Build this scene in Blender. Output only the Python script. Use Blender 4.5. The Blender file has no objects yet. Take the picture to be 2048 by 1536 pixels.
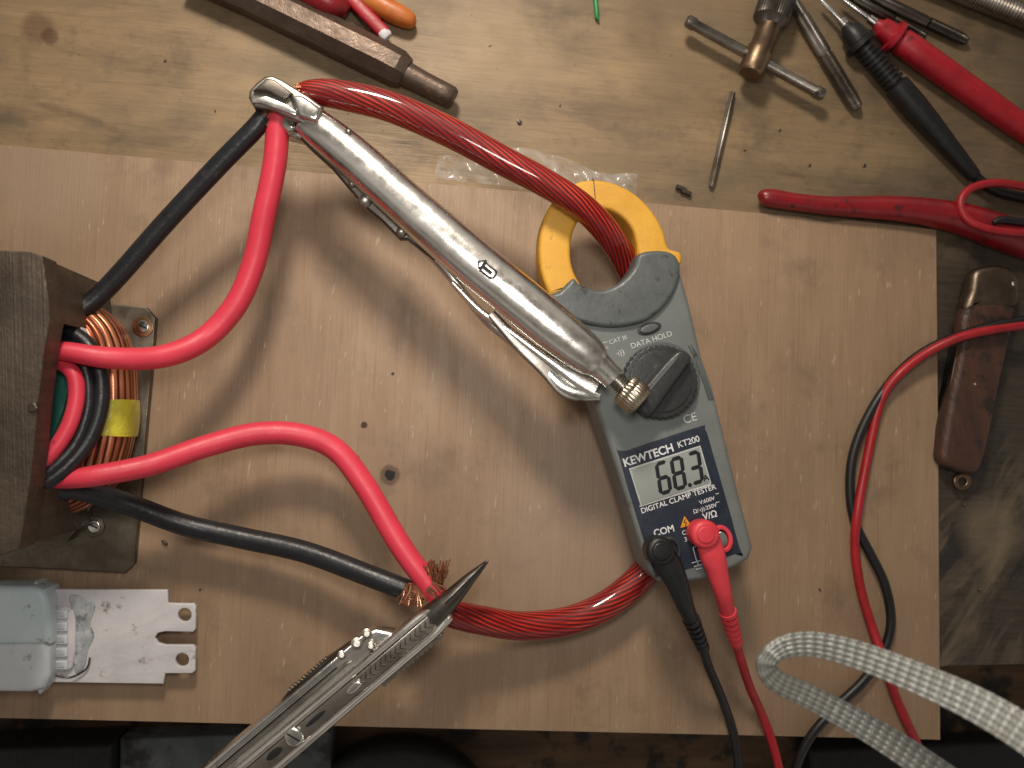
import bpy, bmesh, math, random
from mathutils import Vector, Matrix
random.seed(7)
S=0.00022
F=1700.0; H=1700.0
NAD=(850,850)
zc=-Vector((NAD[0]-1024,-(NAD[1]-768),-F)).normalized()
xc=(Vector((1,0,0))-zc*zc.x).normalized()
yc=zc.cross(xc)
R=Matrix((xc,yc,zc))
CAM=Vector((0,0,H))
def V(px,py,h=0.0):
    d=R@Vector((px-1024,-(py-768),-F))
    return CAM+d*((h-H)/d.z)
def K(px,py,h):
    return ((V(px+1,py,h)-V(px,py,h)).length+(V(px,py+1,h)-V(px,py,h)).length)/2
def C(r,g,b,a=1.0):
    f=lambda c:(c/255)/12.92 if c/255<=0.04045 else ((c/255+0.055)/1.055)**2.4
    return (f(r),f(g),f(b),a)
COL=bpy.context.scene.collection
# ---------------------------------------------------------------- nodes
class N:
    def __init__(s,name):
        s.m=bpy.data.materials.new(name); s.m.use_nodes=True
        s.t=s.m.node_tree; s.b=s.t.nodes['Principled BSDF']
        s.tc=s.t.nodes.new('ShaderNodeTexCoord')
    def n(s,typ,ins=None,**pr):
        x=s.t.nodes.new('ShaderNode'+typ)
        for k,v in pr.items(): setattr(x,k,v)
        if ins:
            for k,v in ins.items():
                if isinstance(v,bpy.types.NodeSocket): s.t.links.new(v,x.inputs[k])
                else: x.inputs[k].default_value=v
        return x
    def vec(s,sc=(1,1,1),rot=0,uv=False,loc=(0,0,0)):
        if uv:
            return s.n('Mapping',{'Vector':s.tc.outputs['UV'],'Scale':sc,'Location':loc}).outputs[0]
        a=s.n('Mapping',{'Vector':s.tc.outputs['Object'],'Scale':(1/S,1/S,1/S),'Rotation':(0,0,rot)}).outputs[0]
        return s.n('Mapping',{'Vector':a,'Scale':sc,'Location':loc}).outputs[0]
    def noise(s,sc,rot=0,detail=5,rough=.6,loc=(0,0,0),uv=False,dist=0):
        if not hasattr(sc,'__len__'): sc=(sc,sc,sc)
        return s.n('TexNoise',{'Vector':s.vec(sc,rot,uv,loc),'Scale':1.0,'Detail':detail,'Roughness':rough,'Distortion':dist}).outputs['Fac']
    def ramp(s,f,a,b,lo=0.,hi=1.):
        return s.n('MapRange',{'Value':f,'From Min':a,'From Max':b,'To Min':lo,'To Max':hi}).outputs[0]
    def mix(s,f,a,b,mode='MIX'):
        x=s.t.nodes.new('ShaderNodeMix'); x.data_type='RGBA'; x.blend_type=mode
        for i,v in ((0,f),(6,a),(7,b)):
            if isinstance(v,bpy.types.NodeSocket): s.t.links.new(v,x.inputs[i])
            else: x.inputs[i].default_value=v
        return x.outputs[2]
    def math(s,op,a,b=0.):
        return s.n('Math',{0:a,1:b},operation=op).outputs[0]
    def set(s,**kw):
        for k,v in kw.items():
            k=k.replace('_',' ')
            if isinstance(v,bpy.types.NodeSocket): s.t.links.new(v,s.b.inputs[k])
            else: s.b.inputs[k].default_value=v
    def bump(s,f,dist,strength=1.0):
        o=s.n('Bump',{'Height':f,'Distance':dist*S,'Strength':strength}).outputs[0]
        s.t.links.new(o,s.b.inputs['Normal'])
def MAT(name,c1,c2=None,ns=.02,rough=.5,metal=0,bump=0,bs=.1,stretch=(1,1,1),rot=0,dirt=None,ds=.03,dt=.6,coat=0,spec=.5,rv=.1,amt=1.0,coatr=.1):
    m=N(name)
    sc=tuple(ns*q for q in stretch)
    f=m.noise(sc,rot)
    f2=m.ramp(f,.35,.65,0,amt)
    if c2 is None: c2=tuple(c*.8 for c in c1[:3])+(1,)
    base=m.mix(f2,c1,c2)
    rr=m.ramp(m.noise(tuple(bs*.5*q for q in stretch),rot),.3,.7,max(0,rough-rv),min(1,rough+rv))
    if dirt is not None:
        d=m.ramp(m.noise(ds,0,6,.65,loc=(31,7,3)),dt,dt+.09)
        base=m.mix(d,base,dirt)
        rr=m.math('MAXIMUM',rr,m.math('MULTIPLY',d,.6))
    m.set(Base_Color=base,Roughness=rr,Metallic=metal,Coat_Weight=coat,Coat_Roughness=coatr,Specular_IOR_Level=spec)
    if bump: m.bump(m.noise(tuple(bs*q for q in stretch),rot,4),bump)
    return m.m
# ---------------------------------------------------------------- geometry
OBJS=[]
def reg(o,mat=None,parent=None,name=None):
    if mat is not None:
        o.data.materials.clear(); o.data.materials.append(mat)
    if name: o.name=name
    if parent is not None: o.parent=parent
    OBJS.append(o)
    return o
def mesh(name,vs,fs,mat=None,parent=None,smooth=True,sharp=35,uvs=None):
    me=bpy.data.meshes.new(name); me.from_pydata([tuple(v) for v in vs],[],fs)
    if uvs:
        l=me.uv_layers.new(name='UVMap')
        for p in me.polygons:
            for k,li in enumerate(p.loop_indices): l.data[li].uv=uvs[p.index][k]
    me.update()
    if smooth:
        me.polygons.foreach_set('use_smooth',[True]*len(me.polygons))
        me.set_sharp_from_angle(angle=math.radians(sharp))
    o=bpy.data.objects.new(name,me); COL.objects.link(o)
    return reg(o,mat,parent)
def crom(pts,n=8,closed=False):
    out=[];L=len(pts);P=[tuple(map(float,p)) for p in pts]
    rng=range(L) if closed else range(L-1)
    g=lambda i:P[i%L] if closed else P[max(0,min(L-1,i))]
    for i in rng:
        a,b,c,d=g(i-1),g(i),g(i+1),g(i+2)
        for k in range(n):
            t=k/n
            out.append(tuple(.5*((2*b[j])+(-a[j]+c[j])*t+(2*a[j]-5*b[j]+4*c[j]-d[j])*t*t+(-a[j]+3*b[j]-3*c[j]+d[j])*t**3) for j in range(len(b))))
    if not closed: out.append(P[-1])
    return out
def sweep(name,pts,mat=None,parent=None,nseg=8,n=18,expo=2.0,interp=True,world=False,ridge=None,sharp=50,hscale=1.0,phase=0.0):
    """pts: (px,py,h,halfwidth[,halfheight])"""
    P=[]
    for p in pts:
        p=list(p)
        if len(p)==4: p.append(p[3]*hscale)
        P.append(p)
    if interp: P=crom(P,nseg)
    W=[];ww=[];hh=[]
    for p in P:
        if world: W.append(Vector(p[:3])); k=1
        else: W.append(V(p[0],p[1],p[2])); k=K(p[0],p[1],p[2])
        ww.append(p[3]*k);hh.append(p[4]*k)
    e=2/expo
    def cs(j):
        an=2*math.pi*j/n+phase
        c,q=math.cos(an),math.sin(an)
        return math.copysign(abs(c)**e,c),math.copysign(abs(q)**e,q),an
    mi=len(W)//2;U=[0.0]
    for j in range(n):
        a=cs(j);b=cs(j+1)
        U.append(U[-1]+math.hypot((b[0]-a[0])*ww[mi],(b[1]-a[1])*hh[mi]))
    U=[x/max(U[-1],1e-6) for x in U]
    vs=[];L=0;Ls=[]
    s_prev=None
    for i,w in enumerate(W):
        a=W[max(0,i-1)];b=W[min(len(W)-1,i+1)]
        t=(b-a)
        if t.length<1e-6: t=Vector((1,0,0))
        t.normalize()
        if i: L+=(w-W[i-1]).length
        Ls.append(L)
        if abs(t.z)<.93 or s_prev is None:
            s=t.cross(Vector((0,0,1)))
            if s.length<1e-4: s=Vector((1,0,0))
            s.normalize()
            if s_prev is not None and s.dot(s_prev)<0 and abs(t.z)>.6: s=-s
        else:
            s=(s_prev-t*s_prev.dot(t)).normalized()
        s_prev=s
        u=s.cross(t)
        for j in range(n):
            x,y,an=cs(j)
            rm=1+(ridge[1]*math.cos(ridge[0]*an) if ridge else 0)
            vs.append(w+s*(x*ww[i]*rm)+u*(y*hh[i]*rm))
    fs=[];uv=[]
    m=len(W)
    for i in range(m-1):
        for j in range(n):
            j2=(j+1)%n
            fs.append((i*n+j,i*n+j2,(i+1)*n+j2,(i+1)*n+j))
            uv.append(((U[j],Ls[i]/100),(U[j+1],Ls[i]/100),(U[j+1],Ls[i+1]/100),(U[j],Ls[i+1]/100)))
    fs.append(tuple(range(n))[::-1]);uv.append([(0,0)]*n)
    fs.append(tuple((m-1)*n+j for j in range(n)));uv.append([(0,0)]*n)
    o=mesh(name,vs,fs,mat,parent,True,sharp,uv)
    bm=bmesh.new();bm.from_mesh(o.data);bmesh.ops.recalc_face_normals(bm,faces=bm.faces);bm.to_mesh(o.data);bm.free()
    o.data.set_sharp_from_angle(angle=math.radians(sharp))
    return o
def rod(name,a,b,prof,mat=None,parent=None,n=24,ridge=None,sharp=40,expo=2.0):
    A=Vector(a);B=Vector(b)
    pts=[]
    for t,r in prof:
        p=A.lerp(B,t); pts.append((p.x,p.y,p.z,r,r))
    for i in range(1,len(pts)):
        if abs(prof[i][0]-prof[i-1][0])<1e-6:
            q=A.lerp(B,prof[i][0]+1e-3); pts[i]=(q.x,q.y,q.z,prof[i][1],prof[i][1])
    return sweep(name,pts,mat,parent,interp=False,n=n,ridge=ridge,sharp=sharp,expo=expo)
def tomesh(cu,name):
    tmp=bpy.data.objects.new('tmp',cu);COL.objects.link(tmp)
    dg=bpy.context.evaluated_depsgraph_get();dg.update()
    me=bpy.data.meshes.new_from_object(tmp.evaluated_get(dg))
    bpy.data.objects.remove(tmp)
    me.name=name
    return me
def plate(name,outl,hb,ht,mat=None,parent=None,bev=2.0,holes=(),smooth=0,hsmooth=0,world=False,bres=3,sharp=38):
    """outline pixels at height ht, straight down to hb"""
    cu=bpy.data.curves.new(name,'CURVE');cu.dimensions='2D';cu.fill_mode='BOTH'
    cu.bevel_resolution=bres
    bev=min(bev,(ht-hb)/2*.98)
    cu.extrude=(ht-hb)/2-bev; cu.bevel_depth=bev; cu.offset=-bev
    def add(o,sm):
        if sm: o=crom(o,sm,True)
        w=[Vector((p[0],p[1],0)) if world else V(p[0],p[1],ht) for p in o]
        s=cu.splines.new('POLY');s.points.add(len(w)-1)
        for i,q in enumerate(w): s.points[i].co=(q.x,q.y,0,1)
        s.use_cyclic_u=True
    add(outl,smooth)
    for h in holes: add(h,hsmooth)
    me=tomesh(cu,name)
    me.transform(Matrix.Translation((0,0,(ht+hb)/2)))
    bm=bmesh.new();bm.from_mesh(me);bmesh.ops.remove_doubles(bm,verts=bm.verts,dist=.02)
    bmesh.ops.recalc_face_normals(bm,faces=bm.faces)
    bm.to_mesh(me);bm.free()
    me.polygons.foreach_set('use_smooth',[True]*len(me.polygons))
    me.set_sharp_from_angle(angle=math.radians(sharp))
    o=bpy.data.objects.new(name,me);COL.objects.link(o)
    return reg(o,mat,parent)
def circ(cx,cy,r,n=28,r2=None,rot=0):
    r2=r2 or r
    return [(cx+r*math.cos(2*math.pi*i/n)*math.cos(rot)-r2*math.sin(2*math.pi*i/n)*math.sin(rot),cy+r*math.cos(2*math.pi*i/n)*math.sin(rot)+r2*math.sin(2*math.pi*i/n)*math.cos(rot)) for i in range(n)]
def text(body,px,py,h,cap,ang,mat,bold=0,shear=0,sx=1.0,parent=None,name='lettering'):
    cu=bpy.data.curves.new('t','FONT');cu.body=body;cu.size=cap/.72*K(px,py,h)
    cu.align_x='CENTER';cu.align_y='CENTER';cu.extrude=.25;cu.offset=bold;cu.shear=shear
    me=tomesh(cu,name)
    p=V(px,py,h)
    me.transform(Matrix.Translation(p)@Matrix.Rotation(math.radians(ang),4,'Z')@Matrix.Diagonal((sx,1,1,1)))
    o=bpy.data.objects.new(name,me);COL.objects.link(o)
    return reg(o,mat,parent)
def join(objs,name,parent=None):
    a=objs[0]
    if len(objs)>1:
        mats=[]
        for o in objs:
            for mt in o.data.materials:
                if mt not in mats: mats.append(mt)
        bm2=bmesh.new()
        me=bpy.data.meshes.new(name)
        for mt in mats: me.materials.append(mt)
        for o in objs:
            idx=[mats.index(mt) for mt in o.data.materials]
            for p in o.data.polygons: p.material_index=idx[min(p.material_index,len(idx)-1)] if idx else 0
            bm2.from_mesh(o.data)
        bm2.to_mesh(me);bm2.free()
        na=bpy.data.objects.new(name,me);COL.objects.link(na)
        for o in objs:
            OBJS.remove(o);bpy.data.objects.remove(o)
        a=na;OBJS.append(a)
    a.name=name
    if parent is not None:a.parent=parent
    return a
def thing(name,label,cat):
    e=bpy.data.objects.new(name,None);COL.objects.link(e)
    e.empty_display_size=.01
    e['label']=label;e['category']=cat
    return e
def tag(o,label,cat,group=None):
    o['label']=label;o['category']=cat
    if group:o['group']=group
    return o
# ---------------------------------------------------------------- materials
def spots(m,base,lst):
    p=m.vec()
    wob=m.n('VectorMath',{0:m.n('TexNoise',{'Vector':m.vec((.08,.08,.08)),'Scale':1.,'Detail':2.}).outputs['Color'],1:(8,8,0)},operation='MULTIPLY').outputs[0]
    p=m.n('VectorMath',{0:p,1:wob},operation='ADD').outputs[0]
    for (x,y,h,r,c,soft) in lst:
        w=V(x,y,h)
        q=m.n('Mapping',{'Vector':p,'Scale':(1,1,0)}).outputs[0]
        d=m.n('VectorMath',{0:q,1:(w.x+4,w.y+4,0)},operation='DISTANCE').outputs['Value']
        f=m.ramp(d,r,r*soft,c[3],0)
        base=m.mix(f,base,c[:3]+(1,))
    return base
def ply():
    m=N('plywood')
    a=m.noise((.03,.0028,.01),math.radians(2),6,.65)
    b=m.noise((.3,.008,.02),math.radians(2),4,.6)
    c=m.noise(.0022,0,4,.6)
    d=m.noise((.010,.0014,.01),math.radians(3),5,.6,loc=(4,9,0))
    base=m.mix(m.ramp(a,.25,.75),C(158,133,108),C(141,115,91))
    base=m.mix(m.ramp(c,.36,.64,0,.6),base,C(130,108,88))
    base=m.mix(m.ramp(d,.5,.75,0,.4),base,C(170,147,122))
    base=m.mix(m.ramp(b,.54,.72,0,.34),base,C(108,85,66))
    s=m.noise((.16,.03,.1),.1,2,.5,loc=(9,3,1))
    base=m.mix(m.ramp(s,.68,.78,0,.45),base,C(196,180,158))
    g=m.noise(.007,0,6,.7,loc=(5,5,5))
    base=m.mix(m.ramp(g,.53,.72,0,.5),base,C(98,82,68))
    fl=m.noise(.22,0,2,.5,loc=(7,2,9))
    base=m.mix(m.ramp(fl,.745,.77,0,.6),base,C(214,204,190))
    L=[(780,950,14,16,C(84,62,46,.8),1.4),(780,950,14,9,C(8,6,5),1.25),(728,850,14,5,C(60,30,15),1.5),
       (1265,862,14,4,C(60,40,25),1.6),(716,915,14,2.5,C(60,40,30),1.6),(785,748,14,2.5,C(50,40,30),1.5),
       (330,330,14,12,C(112,88,70,.5),2.5),(90,350,14,60,C(156,138,120,.4),2.6),(1180,1070,14,120,C(168,150,134,.35),2.2)]
    base=spots(m,base,L)
    m.set(Base_Color=base,Roughness=m.ramp(a,.3,.7,.42,.58),Specular_IOR_Level=.4)
    m.bump(m.math('ADD',b,m.math('MULTIPLY',a,.8)),.8)
    return m.m
def benchwood():
    m=N('old_bench_wood')
    r=math.radians(4)
    a=m.noise((.0018,.012,.01),r,6,.6,dist=.6)
    b=m.noise((.010,.13,.02),r,5,.6)
    c=m.noise((.0035,.005,.005),r,5,.6,loc=(2,8,0))
    base=m.mix(m.ramp(a,.3,.7),C(154,130,98),C(128,107,80))
    base=m.mix(m.ramp(b,.5,.72,0,.28),base,C(88,72,54))
    base=m.mix(m.ramp(c,.44,.62,0,.65),base,C(108,94,75))
    c2=m.noise((.004,.010,.01),r,6,.65,loc=(20,1,0),dist=.5)
    base=m.mix(m.ramp(c2,.53,.70,0,.6),base,C(82,69,55))
    w=m.noise((.008,.025,.02),r,5,.65,loc=(1,50,0))
    base=m.mix(m.ramp(w,.60,.78,0,.3),base,C(178,156,122))
    sm=m.noise(.014,0,6,.72,loc=(1,5,11))
    base=m.mix(m.ramp(sm,.56,.72,0,.5),base,C(82,68,52))
    bl=m.noise(.004,0,6,.72,loc=(11,5,1))
    base=m.mix(m.ramp(bl,.56,.68,0,.5),base,C(78,70,61))
    sp=m.noise(.06,0,3,.6,loc=(1,1,7))
    base=m.mix(m.ramp(sp,.68,.74,0,.5),base,C(54,44,36))
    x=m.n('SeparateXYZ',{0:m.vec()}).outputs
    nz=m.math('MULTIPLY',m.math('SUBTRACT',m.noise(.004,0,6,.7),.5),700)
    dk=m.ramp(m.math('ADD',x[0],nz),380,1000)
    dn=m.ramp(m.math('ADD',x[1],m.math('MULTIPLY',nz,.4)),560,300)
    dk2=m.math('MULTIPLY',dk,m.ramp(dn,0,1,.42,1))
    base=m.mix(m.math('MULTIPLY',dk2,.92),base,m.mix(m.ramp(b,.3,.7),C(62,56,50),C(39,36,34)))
    bb=m.noise((.006,.014,.01),math.radians(-60),6,.65,loc=(3,30,0),dist=.6)
    base=m.mix(m.math('MULTIPLY',m.math('MULTIPLY',m.ramp(bb,.5,.62),dk),m.ramp(dn,0,1,0,.7)),base,C(31,31,35))
    pt=m.noise((.004,.014,.01),math.radians(-52),6,.65,loc=(8,3,0),dist=.6)
    lw=m.ramp(m.math('ADD',x[1],m.math('MULTIPLY',nz,.25)),-10,-110)
    pm=m.math('MULTIPLY',m.math('MULTIPLY',m.ramp(pt,.48,.68),dk),lw)
    base=m.mix(m.math('MULTIPLY',pm,.6),base,C(130,115,94))
    L=[(75,55,0,22,C(92,68,48,.6),1.7),(100,72,0,12,C(74,50,36,.6),1.6),(1290,60,0,34,C(94,79,62,.5),2.1),(1350,170,0,50,C(106,91,72,.4),2.1),(1040,245,0,5,C(40,28,20),1.4),
       (1000,100,0,60,C(166,142,108,.4),2.2),(1985,1060,0,34,C(140,124,102,.4),2.6)]
    base=spots(m,base,L)
    m.set(Base_Color=base,Roughness=m.ramp(c,.3,.7,.42,.62),Specular_IOR_Level=.4)
    m.bump(m.math('ADD',b,a),1.1)
    return m.m
def redcab():
    m=N('clear_red_insulation')
    uv=m.vec(uv=True)
    sx=m.n('SeparateXYZ',{0:uv}).outputs
    nn=m.noise((1.5,.5,1),uv=True,detail=3)
    ph=m.math('ADD',m.math('MULTIPLY',sx[0],22*2*math.pi),m.math('ADD',m.math('MULTIPLY',sx[1],18),m.math('MULTIPLY',nn,9)))
    w=m.math('MULTIPLY_ADD',m.math('SINE',ph),.5); m.t.nodes[-1].inputs[2].default_value=.5
    base=m.mix(m.ramp(w,.0,.9),C(72,3,5),C(150,12,12))
    big=m.noise((2.5,.35,1),uv=True,detail=3,loc=(3,3,0))
    base=m.mix(m.ramp(big,.4,.65,0,.5),base,C(84,4,6))
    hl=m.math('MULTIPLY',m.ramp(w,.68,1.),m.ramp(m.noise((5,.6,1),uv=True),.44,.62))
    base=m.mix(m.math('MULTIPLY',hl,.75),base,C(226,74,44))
    m.set(Base_Color=base,Roughness=.5,Specular_IOR_Level=.25,Coat_Weight=1.,Coat_Roughness=.07,Coat_IOR=1.4)
    m.bump(w,.6,.5)
    return m.m
def windings(name,c1,c2,k,axis=0):
    m=N(name)
    sx=m.n('SeparateXYZ',{0:m.vec(uv=True)}).outputs
    ph=m.math('ADD',m.math('MULTIPLY',sx[axis],k*2*math.pi),m.math('MULTIPLY',m.noise((2,.5,1),uv=True,detail=2),3.))
    w=m.math('MULTIPLY_ADD',m.math('SINE',ph),.5); m.t.nodes[-1].inputs[2].default_value=.5
    vv=m.noise((26,.3,1),uv=True,detail=1)
    base=m.mix(m.ramp(w,.05,.6),c2,m.mix(m.ramp(vv,.4,.6),c1,C(164,90,62)))
    m.set(Base_Color=base,Roughness=.3,Metallic=.75)
    m.bump(w,1.8,1)
    return m.m
def braid():
    m=N('braided_nylon')
    sx=m.n('SeparateXYZ',{0:m.vec(uv=True)}).outputs
    a=m.math('MULTIPLY',sx[0],2*math.pi*6);b=m.math('MULTIPLY',sx[1],2*math.pi*3.6)
    pa=m.math('SINE',m.math('ADD',a,b));pb=m.math('SINE',m.math('SUBTRACT',a,b))
    w=m.ramp(m.math('MULTIPLY',pa,pb),-.7,.7)
    # fine threads inside each plait
    th=m.math('SINE',m.math('MULTIPLY',m.math('ADD',a,b),4.))
    tw=m.math('ADD',w,m.math('MULTIPLY',th,.16))
    base=m.mix(m.ramp(tw,0,1),C(120,121,117),C(178,180,176))
    base=m.mix(m.ramp(m.noise(.015),.4,.7,0,.5),base,C(128,126,116))
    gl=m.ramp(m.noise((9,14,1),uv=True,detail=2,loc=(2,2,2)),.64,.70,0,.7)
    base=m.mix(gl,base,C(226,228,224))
    m.set(Base_Color=base,Roughness=.42,Metallic=.5)
    m.bump(tw,1.5)
    return m.m
def lamin():
    m=N('rusty_laminations')
    st=m.noise((.5,.002,.004),math.radians(-3),2,.5)
    st2=m.noise((.004,.004,.5),0,3,.6)
    base=m.mix(m.ramp(st,.3,.7),C(92,80,68),C(74,64,54))
    base=m.mix(m.ramp(m.noise(.010,0,6,.7),.45,.65,0,.6),base,C(68,55,45))
    base=m.mix(m.ramp(m.noise(.06,0,6,.7,loc=(4,4,4)),.60,.72,0,.55),base,C(124,108,88))
    base=m.mix(m.ramp(st2,.5,.6,0,.4),base,C(40,34,30))
    m.set(Base_Color=base,Roughness=m.ramp(m.noise(.03),.3,.7,.36,.56),Metallic=.45)
    m.bump(m.math('ADD',m.math('MULTIPLY',st,.6),m.math('ADD',m.math('MULTIPLY',st2,.6),m.math('MULTIPLY',m.noise(.05,0,4,.7),1.2))),1.8)
    return m.m
def chrome(name,c1,c2,rough,bump=.5,dirt=.62,dcol=None,fs=.012):
    m=N(name)
    f=m.noise(fs,0,5,.6)
    base=m.mix(m.ramp(f,.35,.65),c1,c2)
    d=m.ramp(m.noise(.11,0,5,.7,loc=(3,3,3)),dirt,dirt+.1,0,.6)
    base=m.mix(d,base,dcol or C(84,72,58))
    rr=m.ramp(m.noise(.04,0,4,.6),.3,.7,rough-.06,rough+.08)
    m.set(Base_Color=base,Metallic=m.ramp(d,0,1,1,.6),Roughness=rr)
    m.bump(m.math('ADD',m.noise(.012,0,2),m.math('MULTIPLY',m.noise(.3,0,3,.7),.12)),bump)
    return m.m
m_ply=ply();m_bench=benchwood();m_red=redcab();m_braid=braid();m_lam=lamin()
m_chrome=chrome('satin_chrome',C(234,231,226),C(214,210,204),.24,1.0,.70)
m_steel=chrome('worn_steel',C(168,162,154),C(126,120,113),.34,1.,.62)
m_dsteel=chrome('dark_steel',C(112,106,99),C(78,74,70),.36,1.,.62)
m_bright=chrome('polished_steel',C(224,223,220),C(182,181,178),.23,1.,.66)
m_pink=MAT('pink_rubber',C(216,60,80),C(200,50,70),.01,.46,bump=.4,bs=.08,dirt=C(134,42,52),ds=.03,dt=.67,rv=.06)
m_blk=MAT('black_rubber',C(27,28,33),C(19,19,23),.02,.38,bump=.8,bs=.1,dirt=C(58,53,51),ds=.02,dt=.65,rv=.08)
m_wred=MAT('red_lead_plastic',C(164,26,36),C(142,20,29),.02,.45)
m_wblk=MAT('black_lead_plastic',C(24,24,26),C(17,17,18),.02,.45)
m_prb_r=MAT('red_probe_plastic',C(166,24,40),C(144,18,32),.02,.45,bump=.4,dirt=C(78,14,20),ds=.04,dt=.61)
m_plug_r=MAT('red_plug_plastic',C(216,64,76),C(198,50,62),.02,.5,bump=.3,dirt=C(140,50,50),ds=.05,dt=.68)
m_vinyl=MAT('red_vinyl_grip',C(136,16,28),C(112,10,20),.012,.4,bump=1.,bs=.05,dirt=C(66,14,18),ds=.03,dt=.58,coat=.15,coatr=.25)
m_yel=MAT('yellow_jaw_plastic',C(214,162,56),C(198,146,46),.01,.55,bump=.5,bs=.2,dirt=C(120,84,38),ds=.03,dt=.63)
m_grey=MAT('grey_meter_plastic',C(110,115,113),C(99,104,103),.01,.5,bump=.4,bs=.4,dirt=C(80,79,74),ds=.03,dt=.61)
m_grey2=MAT('dark_grey_meter_plastic',C(86,90,90),C(75,79,80),.015,.42,bump=.6,bs=.1,dirt=C(46,44,40),ds=.045,dt=.61)
m_knob=MAT('knob_plastic',C(50,52,53),C(41,43,44),.02,.4,bump=.4,bs=.2,dirt=C(78,76,70),ds=.05,dt=.66)
m_navy=MAT('navy_label',C(38,45,60),C(32,38,52),.02,.4,dirt=C(64,66,72),ds=.05,dt=.63)
m_white=MAT('white_print',C(220,221,222),C(200,202,204),.05,.5)
m_lgrey=MAT('light_grey_print',C(188,190,187),C(168,170,168),.05,.5)
m_lcd=MAT('lcd_glass',C(144,150,146),C(134,140,137),.006,.25,coat=.4)
m_seg=MAT('lcd_segment',C(26,27,31),C(20,22,26),.05,.4)
m_orange=MAT('warning_orange',C(220,150,40),C(210,140,30),.05,.5)
m_teal=MAT('teal_insulation_board',C(20,104,92),C(14,84,76),.02,.5,bump=1)
m_tape=MAT('yellow_tape',C(216,210,64),C(196,188,48),.03,.3,bump=4,bs=.05,coat=.5)
m_copper=MAT('bare_copper',C(200,148,118),C(144,92,68),.06,.32,metal=.9)
m_coil=windings('enamelled_copper_winding',C(230,158,120),C(92,42,28),30)
m_base=chrome('galvanised_plate',C(128,119,106),C(96,88,78),.42,2.5,.54)
m_brass=chrome('brass_washer',C(194,154,116),C(168,128,94),.3,1)
m_knurl=chrome('knurled_nickel',C(200,188,168),C(150,136,116),.3,1,.6)
m_bronze=chrome('bronze',C(142,120,98),C(102,84,68),.38,1.5,.58)
m_rust=MAT('rusty_forged_steel',C(96,82,72),C(80,66,57),.012,.44,metal=.6,bump=1.2,bs=.08,dirt=C(114,88,68),ds=.04,dt=.60)
m_wood=MAT('rosewood_scale',C(80,51,39),C(60,39,31),.03,.5,stretch=(1,.12,1),rot=math.radians(-12),bump=2.2,bs=.12,rv=.08,dirt=C(40,31,27),ds=.03,dt=.52)
m_knifem=chrome('corroded_bolster',C(126,112,98),C(86,73,62),.42,2,.54,C(74,52,40))
m_wplast=MAT('dirty_white_plastic',C(204,201,204),C(186,184,189),.012,.5,bump=.8,bs=.1,dirt=C(130,120,110),ds=.03,dt=.62)
m_bplast=MAT('pale_blue_sleeve',C(178,194,200),C(192,202,206),.01,.45,bump=1.,bs=.04,dirt=C(134,130,122),ds=.03,dt=.60)
m_cream=MAT('off_white_sleeve',C(196,200,204),C(182,190,196),.01,.45,bump=1.,bs=.04,dirt=C(134,126,114),ds=.03,dt=.60)
m_glue=MAT('grimy_glue',C(184,188,192),C(146,150,156),.05,.4,bump=2.,bs=.08,dirt=C(112,116,120),ds=.06,dt=.54,coat=.2)
m_org=MAT('orange_handle_plastic',C(192,110,44),C(168,90,32),.02,.45,bump=.6)
m_green=MAT('green_plastic',C(40,140,74),C(30,116,60),.05,.4)
m_dark=MAT('dark_gap',C(18,16,15),C(12,11,10),.05,.7)
m_shelf=MAT('shelf_wood',C(108,80,54),C(64,47,33),.01,.7,stretch=(.3,2,1),bump=2,bs=.05,dirt=C(30,24,18),ds=.012,dt=.5)
m_bluegrey=MAT('blue_grey_paint',C(104,110,112),C(80,85,88),.01,.6,bump=2,dirt=C(52,52,52),ds=.01,dt=.52)
m_blackbox=MAT('black_case_plastic',C(22,22,24),C(15,15,16),.02,.6,bump=2)
m_bench2=MAT('shadowed_floor',C(52,42,34),C(30,26,22),.004,.8)
mf=N('clear_film')
mf.set(Base_Color=C(225,228,232),Roughness=.12,Alpha=mf.ramp(mf.noise((.012,.05,.02),.5,4),.42,.75,.08,.42),Specular_IOR_Level=1.,Coat_Weight=1.,Coat_Roughness=.08)
mf.bump(mf.noise(.012,0,2),16)
m_film=mf.m
# ---------------------------------------------------------------- bench, shelf, floor, board
BK=set()
bench=thing('workbench','old stained wooden workbench top, greasy at one end','workbench')
def slab(name,x0,y0,x1,y1,hb,ht,mat,parent=None,bev=3):
    a=V(x0,y0,ht);b=V(x1,y1,ht)
    o=plate(name,[(a.x,b.y),(b.x,b.y),(b.x,a.y),(a.x,a.y)],hb,ht,mat,parent,bev,world=True)
    return o
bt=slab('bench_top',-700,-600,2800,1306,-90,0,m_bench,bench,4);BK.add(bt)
sh=slab('lower_shelf',-900,700,3000,2300,-730,-700,m_shelf,bench);BK.add(sh)
for x in (-500,2250):
    for y in (-300,1180):
        p=V(x,y,0)
        BK.add(plate('leg',[(p.x-60,p.y-60),(p.x+60,p.y-60),(p.x+60,p.y+60),(p.x-60,p.y+60)],-3300,-90,m_shelf,bench,4,world=True))
fl=mesh('floor',[(-9000,-9000,-3300),(9000,-9000,-3300),(9000,9000,-3300),(-9000,9000,-3300)],[(0,1,2,3)],m_bench2,smooth=False)
fl['kind']='structure';fl['label']='dim concrete workshop floor below the bench';BK.add(fl)
pl=plate('plywood_board',[(-140,277),(600,342),(1200,397),(1600,433),(1650,443),(1700,440),(1873,459),(1877,900),(1881,1480),(900,1458),(-140,1433)],0,14,m_ply,None,1.5)
tag(pl,'reddish plywood board with screw hole lying on the bench','board');BK.add(pl)
o=slab('storage_case',-80,1500,215,1800,-700,-560,m_blackbox,bev=12);tag(o,'black plastic case on the lower shelf','case')
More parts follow.
